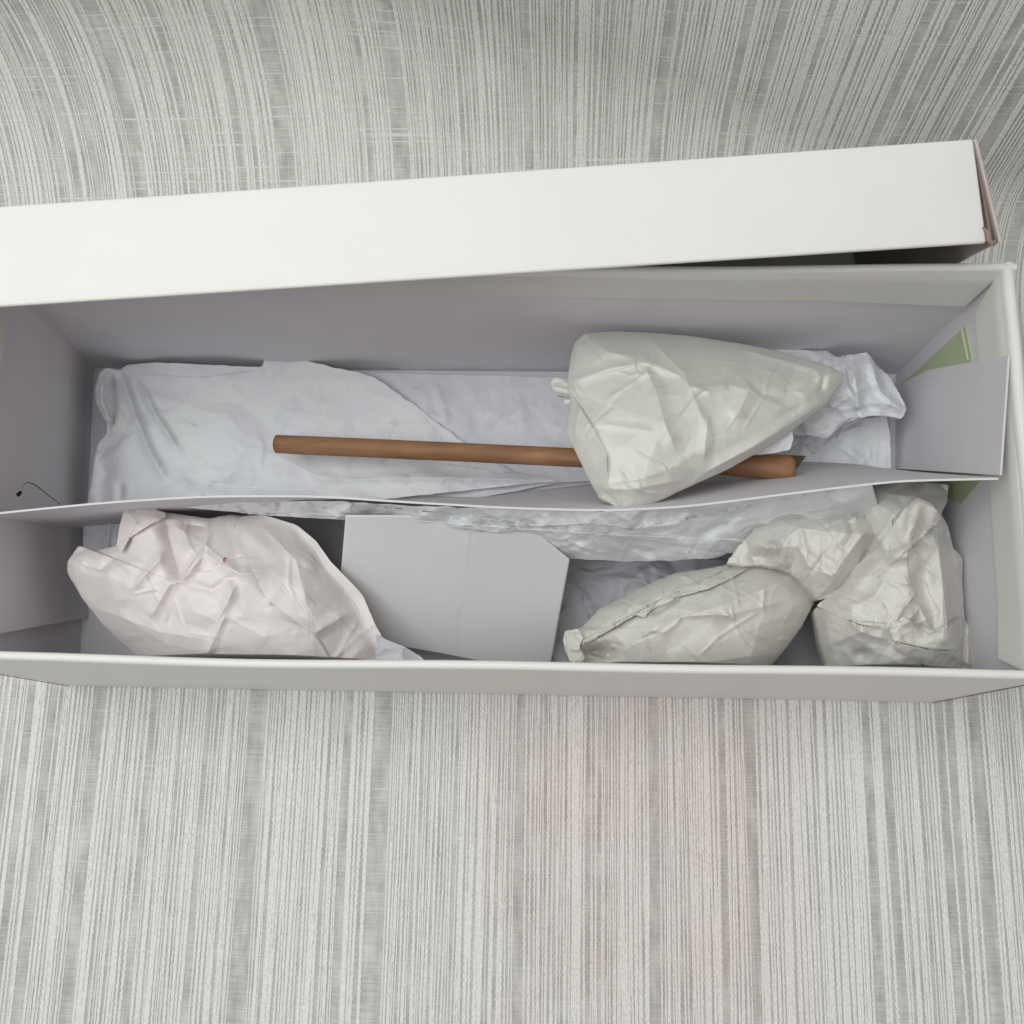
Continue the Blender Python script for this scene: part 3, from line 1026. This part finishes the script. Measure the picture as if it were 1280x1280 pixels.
tf = empty('tissue_paper', tuple(at(780, 680, FLOOR)), 'greyish tissue paper crushed along the front face of the divider behind the beige bundle', 'tissue paper')
sheet('sheet_layer', [(690, 705), (760, 690), (900, 700), (960, 690), (1010, 760), (900, 850), (700, 850), (680, 780)], (820, 760), const(0.007),
      [('c', 45, .002, 41, .3, 1.5), ('c', 14, .0008, 42, .3, 1.3)], M_TISSUE2, tf, seed=6, nth=240, nr=60, fac=((34, .0036), (14, .0015)), wr=(30, .0020, 5.0))
sheet('sheet_layer', [(228, 634), (300, 628), (400, 626), (500, 632), (600, 635), (640, 636), (760, 639), (860, 634), (1000, 617), (1090, 604), (1100, 640), (1050, 680), (960, 700), (940, 672), (900, 698), (800, 702), (713, 699), (690, 690),
      (620, 668), (520, 652), (440, 647), (390, 641), (330, 644)], (760, 668),
      lambda X, Y: np.clip(0.112 - (Y - np.interp(X, topx, topy) - 3) * 0.0008 - 0.02 * np.clip((500 - X) / 200, 0, 1), 0.02, .113),
      [('c', 46, .0060, 51, .05, 2.0), ('c', 20, .0026, 52, .3, 1.5), ('c', 9, .0006, 53, .3, 1.5), ('r', [(880, 668), (905, 655), (925, 640)], -.006, 8), ('r', [(800, 660), (850, 655), (865, 640)], .004, 12),
       ('s', [(640, 660), (740, 655), (850, 668)], .003, 20)], M_TISSUE, tf, seed=7, nth=520, nr=60, jitter=1.4, fac=((48, .0016), (17, .0006)), wr=(30, .0011, 6.0))

tl = empty('tissue_paper', tuple(at(128, 670, FLOOR)), 'narrow strip of tissue paper showing between the left end tab and the pinkish bundle', 'tissue paper')
sheet('sheet_layer', [(106, 636), (160, 630), (170, 640), (150, 700), (104, 705), (104, 660)], (132, 665), lambda X, Y: 0.026 + 0 * X, [('r', [(140, 630), (132, 700)], .004, 10), ('c', 24, .002, 61, 1.4, 2.0)],
      M_TISSUE2, tl, nth=120, nr=30, seed=8, jitter=.6)
ts = empty('tissue_paper', tuple(at(505, 815, .03)), 'small translucent tissue scrap between the pinkish bundle and the white card', 'tissue paper')
sheet('sheet_layer', [(470, 792), (484, 800), (505, 808), (525, 820), (540, 834), (500, 850), (470, 840)], (500, 824), lambda X, Y: 0.072 - (X - 470) * .0003, [('c', 20, .002, 71, .5, 1.5)], M_TISSUE2, ts, nth=120, nr=26, seed=9, jitter=.5)

# ------------------------------------------------------------------ wooden stick with a flared end
S0, S1 = at(345, 555, 0.030), at(994, 586, 0.070)
stick = empty('wooden_stick', tuple(S0), 'smooth brown wooden stick with a flared end, lying on tissue under the cone shaped bundle', 'stick')
ax = S1 - S0; LEN = np.linalg.norm(ax); ax /= LEN
prof = [(0.0, .0034), (0.0006, .0042), (0.002, .00485), (0.1, .0049), (.5, .0047), (.80, .0046), (.88, .0048), (.93, .0053), (.96, .0061), (.98, .0065), (.992, .0062), (1.0, .0048)]
ss = np.array([p[0] for p in prof]); rr = np.array([p[1] for p in prof])
s = np.unique(np.concatenate([np.linspace(0, 1, 60), ss])); rad = np.interp(s, ss, rr)
bend = 0.0012 * np.sin(s * math.pi)
pts = S0[None] + ax[None] * (s * LEN)[:, None] + np.array([0, 0, 1])[None] * bend[:, None]
tube('shaft', pts, rad, M_WOOD, stick, seg=28)
e = pts[-1]
sd = np.cross(ax, [0, 0, 1]); sd /= np.linalg.norm(sd)
wedge = [e + sd * a + np.array([0, 0, 1]) * b_ + ax * c for a, b_, c in
         ((-.0054, .0042, -.0030), (-.0054, .0040, .0038), (.0024, .0040, -.0008), (-.0054, -.003, -.0030), (-.0054, -.003, .0034), (.0024, -.003, -.0008))]
o = link('end_cut', wedge, [[0, 1, 2], [3, 5, 4], [0, 3, 4, 1], [1, 4, 5, 2], [2, 5, 3, 0]], M_WOODCUT, stick, smooth=False)
fix_normals(o)

# ------------------------------------------------------------------ white inner card leaning on the divider
cardE = empty('white_card', tuple(at(570, 820, .012)), 'plain white card with a clipped corner leaning behind the front rim between two bundles', 'card')
CT, CB = 0.098, 0.020


def card_z(x, y): return CT + (CB - CT) * (y - 645) / (832 - 645)


cpts = [(432, 645), (500, 645), (573, 647), (622, 655), (668, 665), (690, 682), (712, 700), (700, 765), (689, 829), (648, 831), (607, 828), (556, 818), (506, 809), (460, 800), (417, 790), (422, 740), (427, 705)]
X = np.array([p[0] for p in cpts], float); Y = np.array([p[1] for p in cpts], float)
q = resample(cpts, 420, rnd=0)
c0 = np.array([575, 740.])
r = np.linspace(0, 1, 50)
GX = c0[0] + r[:, None] * (q[None, :, 0] - c0[0]); GY = c0[1] + r[:, None] * (q[None, :, 1] - c0[1])
d, sd_, al = to_poly([(596, 640), (584, 700), (575, 780), (572, 840)], GX, GY)
Z = card_z(GX, GY) + 0.0014 * np.clip(1 - d / 60, 0, 1) * np.clip((800 - GY) / 120, 0.2, 1) - .0003 * np.clip(1 - d / 5, 0, 1)
d2, _, _ = to_poly([(588, 650), (577, 755)], GX, GY)
Z += 0.0003 * np.clip(1 - d2 / 5, 0, 1)
Pc = clampbox(at(GX, GY, Z))
o = link('card_sheet', Pc.reshape(-1, 3), gridfaces(50, 420, closed=True), M_CARD, cardE)
fix_normals(o)
sm = o.modifiers.new('board', 'SOLIDIFY'); sm.thickness = 0.0009; sm.offset = -1

# ------------------------------------------------------------------ green card tucked behind the end tab
wl = (br0, fr0, brt, (-1, 0, 0))
gp = [wall_point(x, y, *wl) for x, y in ((1209, 408), (1217, 448), (1231, 598), (1204, 630), (1150, 600), (1128, 480), (1150, 462))]
P = np.array(gp)
n = len(P)
v = np.concatenate([P + np.array([-.0002, 0, 0]), P + np.array([-.0010, 0, 0])])
gc = link('green_card', v, [list(range(n)), list(range(n, 2 * n))] + [[i, (i + 1) % n, n + (i + 1) % n, n + i] for i in range(n)], M_GREEN, None, smooth=False)
tag(gc, 'green card with a clipped corner tucked behind the end tab against the right wall', 'card')
fix_normals(gc)
a_, b_ = wall_point(1205, 412, *wl), wall_point(1213, 450, *wl)
a2, b2 = wall_point(1206.5, 411, *wl), wall_point(1214.6, 450, *wl)
v = np.array([a_, b_, b2, a2]); v = np.concatenate([v + [-.0012, 0, 0], v + [-.0015, 0, 0]])
o = link('pale_border', v, [[0, 1, 2, 3], [4, 5, 6, 7], [0, 1, 5, 4], [1, 2, 6, 5], [2, 3, 7, 6], [3, 0, 4, 7]], M_PALE, gc, smooth=False)

# ------------------------------------------------------------------ cone shaped bundle at the back
b1 = empty('paper_bundle', tuple(at(850, 520, .04)), 'large smooth cream paper bundle shaped like a cone, lying across the wooden stick', 'paper bundle')
OUT1 = [(730, 417), (764, 414), (805, 415), (855, 419), (899, 425), (946, 433), (980, 441), (1027, 455), (1055, 466), (1052, 477), (1033, 505), (1008, 524), (980, 546),
        (946, 567), (905, 589), (867, 606), (830, 624), (799, 635), (771, 634), (749, 624), (739, 605), (727, 580), (711, 549), (707, 542), (713, 505), (711, 486), (709, 474), (714, 442), (719, 427)]
bundle('wrapping', OUT1, (835, 515), lambda X, Y: 0.078 + 0.00016 * (Y - 470) - .00004 * (X - 835), 0.034,
       [('c', 30, 0.0006, 102, -.5, 1.6),
        ('s', [(760, 604), (758, 567), (739, 530), (713, 489)], .0050, 40),
        ('r', [(805, 455), (820, 489), (830, 527), (845, 564)], .0030, 16), ('r', [(717, 477), (761, 461), (805, 453)], .0028, 12),
        ('r', [(864, 483), (886, 490), (911, 481)], .0026, 10), ('r', [(942, 489), (980, 499), (1027, 471)], -.0035, 14),
        ('r', [(805, 416), (855, 467), (880, 527)], .0030, 26), ('r', [(939, 480), (920, 524)], .0028, 18), ('r', [(883, 590), (945, 558), (1024, 508)], .0030, 16),
        ('r', [(1033, 455), (1027, 489)], -.0036, 8), ('r', [(752, 530), (817, 539)], .0014, 9), ('r', [(930, 437), (1020, 462)], .0022, 8),
        ('r', [(885, 520), (880, 575)], .0016, 12), ('r', [(760, 440), (800, 446), (850, 470)], .0016, 10), ('r', [(735, 610), (790, 612), (850, 600)], .0016, 10)],
       M_CREAM, b1, nth=560, nr=150, bot=0.018, pw=(2.6, .7), seed=1, jitter=.6, fac=((62, .0026), (24, .0009)), soft=.3, creases=[[(713, 487), (739, 530), (758, 567), (761, 604)], [(805, 455), (830, 527), (850, 580)], [(883, 590), (945, 556), (1024, 506)], [(717, 477), (805, 453), (850, 470)], [(864, 483), (911, 481), (942, 489), (980, 499), (1027, 471)]])
sheet('paper_tail', [(688, 478), (694, 471), (704, 474), (718, 478), (720, 500), (706, 507), (704, 497), (698, 496), (692, 488)], (704, 488), lambda X, Y: .078 + .0 * X,
      [('c', 8, .0016, 111, .2, 2.0), ('r', [(690, 480), (716, 486)], .003, 5), ('r', [(694, 492), (716, 497)], .003, 4)], M_CREAM, b1, nth=90, nr=24, jitter=.4)

# ------------------------------------------------------------------ pinkish bundle at front left
b3 = empty('paper_bundle', tuple(at(280, 740, .03)), 'pinkish white crumpled paper bundle with a tiny red mark, at front left', 'paper bundle')
OUT3 = [(158, 634), (180, 636), (219, 642), (260, 648), (289, 643), (326, 648), (366, 662), (388, 684), (404, 710), (426, 734), (441, 752), (455, 784), (468, 810), (480, 830), (470, 850), (430, 872),
        (300, 880), (220, 862), (168, 818), (129, 782), (102, 747), (84, 716), (84, 702), (98, 682), (120, 688), (146, 682), (152, 655)]
bundle('wrapping', OUT3, (280, 752), lambda X, Y: 0.066 - 0.00008 * (Y - 740), 0.038,
       [('c', 28, 0.0007, 202, -.6, 1.7),
        ('s', [(225, 727), (256, 681), (260, 645)], -.0060, 26), ('r', [(206, 650), (218, 696), (226, 724)], -.0085, 20), ('b', 238, 668, 16, 18, -.0050),
        ('r', [(260, 645), (257, 681), (225, 727)], .0030, 9), ('r', [(225, 727), (258, 692), (273, 704), (301, 718), (340, 716)], .0032, 12),
        ('s', [(203, 644), (160, 672)], .0040, 14), ('r', [(228, 730), (266, 737), (285, 724), (301, 719)], -.0028, 9),
        ('r', [(273, 775), (289, 743), (286, 722)], .0030, 12), ('r', [(188, 772), (212, 730), (228, 728)], .0028, 12), ('r', [(258, 820), (281, 770)], .0024, 10),
        ('r', [(165, 735), (199, 700), (205, 690)], .0032, 12), ('r', [(391, 790), (430, 770), (445, 768)], .0026, 10), ('r', [(336, 757), (348, 732)], .0018, 9),
        ('r', [(130, 690), (160, 722), (150, 760)], .0022, 12), ('r', [(100, 705), (125, 712), (148, 694)], -.0045, 11), ('r', [(300, 660), (340, 690), (400, 700)], .0020, 16),
        ('r', [(290, 770), (350, 775), (400, 790)], .0018, 12), ('r', [(120, 760), (200, 790), (260, 800)], .0014, 14)],
       M_PINK, b3, nth=560, nr=140, bot=0.055, pw=(2.2, .7), seed=3, jitter=.7, fac=((58, .0024), (24, .0009)), soft=.35, creases=[[(225, 726), (256, 681), (260, 650)], [(225, 726), (258, 692), (301, 718), (340, 716)], [(160, 671), (203, 648)], [(258, 817), (281, 770), (289, 743)], [(391, 790), (430, 770)], [(165, 735), (199, 700)]])
sheet('paper_flap', [(300, 645), (328, 643), (371, 656), (395, 676), (414, 703), (439, 728), (454, 745), (468, 778), (483, 806), (500, 834), (470, 850), (430, 850), (402, 800), (362, 770), (332, 748), (318, 716), (300, 690), (290, 664)], (392, 750),
      lambda X, Y: HOST[b3.name](X, Y) + 0.0022 * np.clip((X - 300 - (Y - 645) * 0.45) / 70, -0.25, 1), [('r', [(360, 775), (395, 790), (432, 768)], .0030, 12), ('r', [(330, 660), (370, 700), (385, 760)], .0016, 14)], M_PINK, b3, nth=280, nr=66, jitter=.6, seed=31,
      fac=((50, .0012), (20, .0005)), wr=(12, .0010, 5.0))
sheet('paper_flap', [(157, 631), (181, 633), (206, 640), (208, 646), (188, 655), (162, 672), (152, 690), (145, 684), (150, 655)], (172, 652),
      lambda X, Y: HOST[b3.name](X, Y) + 0.0040, [('r', [(160, 640), (175, 660)], .002, 8)], M_PINK, b3, nth=160, nr=40, jitter=.5, seed=32, fac=((22, .0010),))

# ------------------------------------------------------------------ beige bundle at front right
b5 = empty('paper_bundle', tuple(at(860, 780, .03)), 'beige almond shaped paper bundle with a rumpled seam and open left end', 'paper bundle')
OUT5 = [(704, 800), (706, 790), (727, 784), (750, 760), (797, 735), (844, 716), (891, 709), (924, 703), (971, 707), (1003, 716), (1017, 735), (1018, 753), (1003, 782), (980, 814), (961, 835),
        (930, 852), (850, 862), (760, 854), (722, 842), (713, 828), (706, 814)]
bundle('wrapping', OUT5, (865, 782), lambda X, Y: 0.060 + 0.00003 * (X - 860), 0.034,
       [('c', 30, 0.0006, 302, -.4, 1.7),
        ('s', [(924, 704), (891, 722), (844, 737), (807, 756), (770, 776), (727, 802)], .0052, 26), ('r', [(727, 806), (807, 760), (846, 741), (895, 727)], -.0040, 9),
        ('r', [(800, 757), (830, 752), (850, 738), (885, 728)], .0034, 6), ('r', [(815, 768), (850, 748)], -.003, 6),
        ('r', [(765, 826), (820, 782), (905, 756), (972, 730), (1005, 720)], .0030, 26), ('r', [(900, 760), (930, 785), (960, 800)], .0018, 10),
        ('b', 748, 816, 20, 10, -.020), ('r', [(727, 800), (735, 818), (760, 826)], .0055, 6), ('r', [(768, 806), (755, 822)], .004, 6),
        ('r', [(712, 795), (725, 815), (722, 832)], .004, 7), ('r', [(840, 760), (905, 770), (985, 750)], .0014, 12)],
       M_CREAM2, b5, nth=520, nr=135, bot=0.05, pw=(2.3, .65), seed=5, jitter=.6, fac=((60, .0020), (24, .0007)), soft=.45, creases=[[(727, 804), (807, 756), (891, 724)], [(765, 826), (820, 782), (905, 756), (972, 730)]])

sheet('paper_flap', [(725, 803), (748, 788), (770, 774), (807, 754), (830, 743), (846, 733), (870, 729), (893, 720), (926, 703), (938, 709), (905, 727), (880, 738), (850, 741), (838, 752), (812, 762), (806, 772), (790, 768), (765, 783), (735, 804)], (822, 752),
      lambda X, Y: HOST[b5.name](X, Y) + 0.0018, [('c', 14, .0016, 311, .4, 1.8)], M_CREAM2, b5, nth=260, nr=24, jitter=.6, seed=15)
sheet('paper_flap', [(704, 800), (706, 789), (722, 786), (729, 797), (724, 808), (731, 822), (724, 832), (712, 826)], (715, 806),
      lambda X, Y: 0.074 + 0 * X, [('c', 10, .0022, 312, .4, 1.4)], M_CREAM2, b5, nth=120, nr=26, jitter=.5, seed=16)

# ------------------------------------------------------------------ folded wad and crumpled standing paper at the right
b6 = empty('paper_bundle', tuple(at(1125, 740, .03)), 'tall heavily crumpled grey white paper bundle in the right front corner', 'paper bundle')
OUT6 = [(1078, 609), (1123, 598), (1158, 602), (1186, 606), (1185, 624), (1176, 642), (1185, 657), (1192, 686), (1204, 698), (1203, 722), (1206, 775), (1216, 790), (1220, 839), (1180, 862), (1080, 864), (1042, 852),
        (1034, 836), (1025, 805), (1017, 763), (1034, 746), (1042, 740), (1052, 706), (1074, 682), (1086, 655), (1076, 634), (1078, 618)]
bundle('wrapping', OUT6, (1128, 730), lambda X, Y: 0.070 + 0.00006 * (700 - Y), 0.036,
       [('c', 40, 0.0022, 401, 1.1, 1.7), ('c', 20, 0.0012, 402, .3, 1.7),
        ('s', [(1137, 746), (1114, 785), (1078, 782), (1019, 757)], .0090, 40), ('r', [(1146, 621), (1162, 630), (1179, 647)], .0050, 8),
        ('r', [(1146, 621), (1135, 680), (1105, 710)], .0060, 16), ('r', [(1135, 683), (1155, 660), (1178, 662)], -.0050, 12), ('r', [(1172, 675), (1178, 730), (1185, 800)], .0060, 18),
        ('b', 1155, 718, 12, 24, -.009), ('r', [(1060, 745), (1100, 700), (1135, 690)], .0034, 12), ('r', [(1070, 745), (1112, 735), (1130, 725)], -.0030, 10),
        ('s', [(1161, 842), (1140, 822), (1117, 802)], .0060, 18), ('s', [(1197, 816), (1160, 812), (1118, 803)], .0050, 20), ('b', 1078, 818, 11, 7, -.006),
        ('r', [(1040, 805), (1075, 790), (1110, 800)], .0036, 10), ('r', [(1206, 775), (1204, 840)], -.0060, 6), ('r', [(1090, 680), (1130, 630)], .0040, 20),
        ('r', [(1120, 790), (1150, 760), (1165, 790)], .003, 9)],
       M_GREYP, b6, nth=540, nr=140, bot=0.05, pw=(2.4, .6), seed=6, jitter=1.6, fac=((42, .0050), (19, .0022)), soft=.15, creases=[[(1146, 621), (1135, 680), (1105, 712)], [(1022, 757), (1078, 781), (1114, 784), (1137, 746)], [(1172, 675), (1178, 730), (1185, 800)]])

sheet('paper_flap', [(1020, 757), (1043, 739), (1066, 710), (1100, 682), (1120, 652), (1132, 634), (1146, 620), (1165, 628), (1180, 646), (1160, 662), (1140, 672), (1133, 700), (1137, 722), (1146, 742), (1136, 752), (1114, 785), (1096, 783), (1078, 781), (1046, 770)], (1098, 722),
      lambda X, Y: HOST[b6.name](X, Y) + 0.0022, [('c', 20, .0012, 411, .8, 1.5)], M_GREYP, b6, nth=280, nr=64, jitter=1.0, seed=11, fac=((34, .0024), (15, .0009)), wr=(14, .0010, 4.0))
sheet('paper_flap', [(1117, 801), (1140, 806), (1165, 812), (1198, 813), (1206, 790), (1200, 770), (1176, 792), (1150, 782), (1128, 770), (1112, 788)], (1160, 794),
      lambda X, Y: HOST[b6.name](X, Y) + 0.0026, [('c', 16, .0012, 412, .3, 1.5)], M_GREYP, b6, nth=240, nr=50, jitter=.8, seed=12, fac=((28, .0018), (13, .0007)))
sheet('paper_flap', [(1200, 770), (1209, 782), (1214, 800), (1222, 838), (1206, 838), (1204, 815), (1206, 795)], (1211, 815),
      lambda X, Y: 0.066 + 0 * X, [('c', 12, .0015, 413, .3, 1.5)], M_GREYP, b6, nth=120, nr=24, jitter=.6, seed=13)

b7 = empty('paper_bundle', tuple(at(1010, 690, .04)), 'small folded wad of beige grey paper wedged between almond shaped and tall crumpled bundles', 'paper bundle')
OUT7 = [(908, 704), (925, 680), (944, 660), (974, 646), (1019, 642), (1060, 639), (1090, 642), (1114, 652), (1095, 686), (1070, 712), (1042, 745), (1022, 751), (998, 724), (977, 711), (950, 706), (927, 708)]
bundle('wrapping', OUT7, (1020, 688), lambda X, Y: 0.078 + 0 * X, 0.022,
       [('c', 26, 0.0009, 502, -.4, 1.6), ('r', [(959, 679), (968, 682), (985, 712)], .0050, 10), ('b', 955, 697, 14, 8, -.012),
        ('r', [(1000, 660), (998, 682), (1045, 720)], .0030, 10), ('r', [(1060, 642), (1066, 668), (1052, 690)], -.0045, 9), ('r', [(1092, 650), (1040, 720)], .0040, 16),
        ('r', [(1060, 652), (1072, 644)], .003, 6)],
       M_GREYP, b7, nth=400, nr=100, bot=0.04, pw=(2.6, .6), seed=7, jitter=1.0, fac=((40, .0032), (18, .0013)), soft=.2, creases=[[(1000, 660), (998, 682), (1045, 722)], [(1060, 643), (1066, 668), (1052, 690)]])

# tiny red ink mark on the pinkish bundle, laid on its surface
bpy.context.view_layer.update()
mpts = []
for x, y in ((282, 697.6), (280.3, 698), (279.4, 699.6), (279.6, 701.4), (280.8, 702.6)):
    d = at(x, y, 0.0) - CAM
    d /= np.linalg.norm(d)
    hits = []
    for piece in b3.children:
        ok, loc, nrm, fi = piece.ray_cast(Vector(CAM) - b3.location, Vector(d))
        if ok:
            hits.append(((loc + b3.location - Vector(CAM)).length, np.array(loc + b3.location)))
    if hits:
        hits.sort(key=lambda h_: h_[0])
        mpts.append(hits[0][1] - d * 0.0004)
if len(mpts) > 2:
    tube('ink_mark', mpts, .00028, M_RED, b3, seg=6)
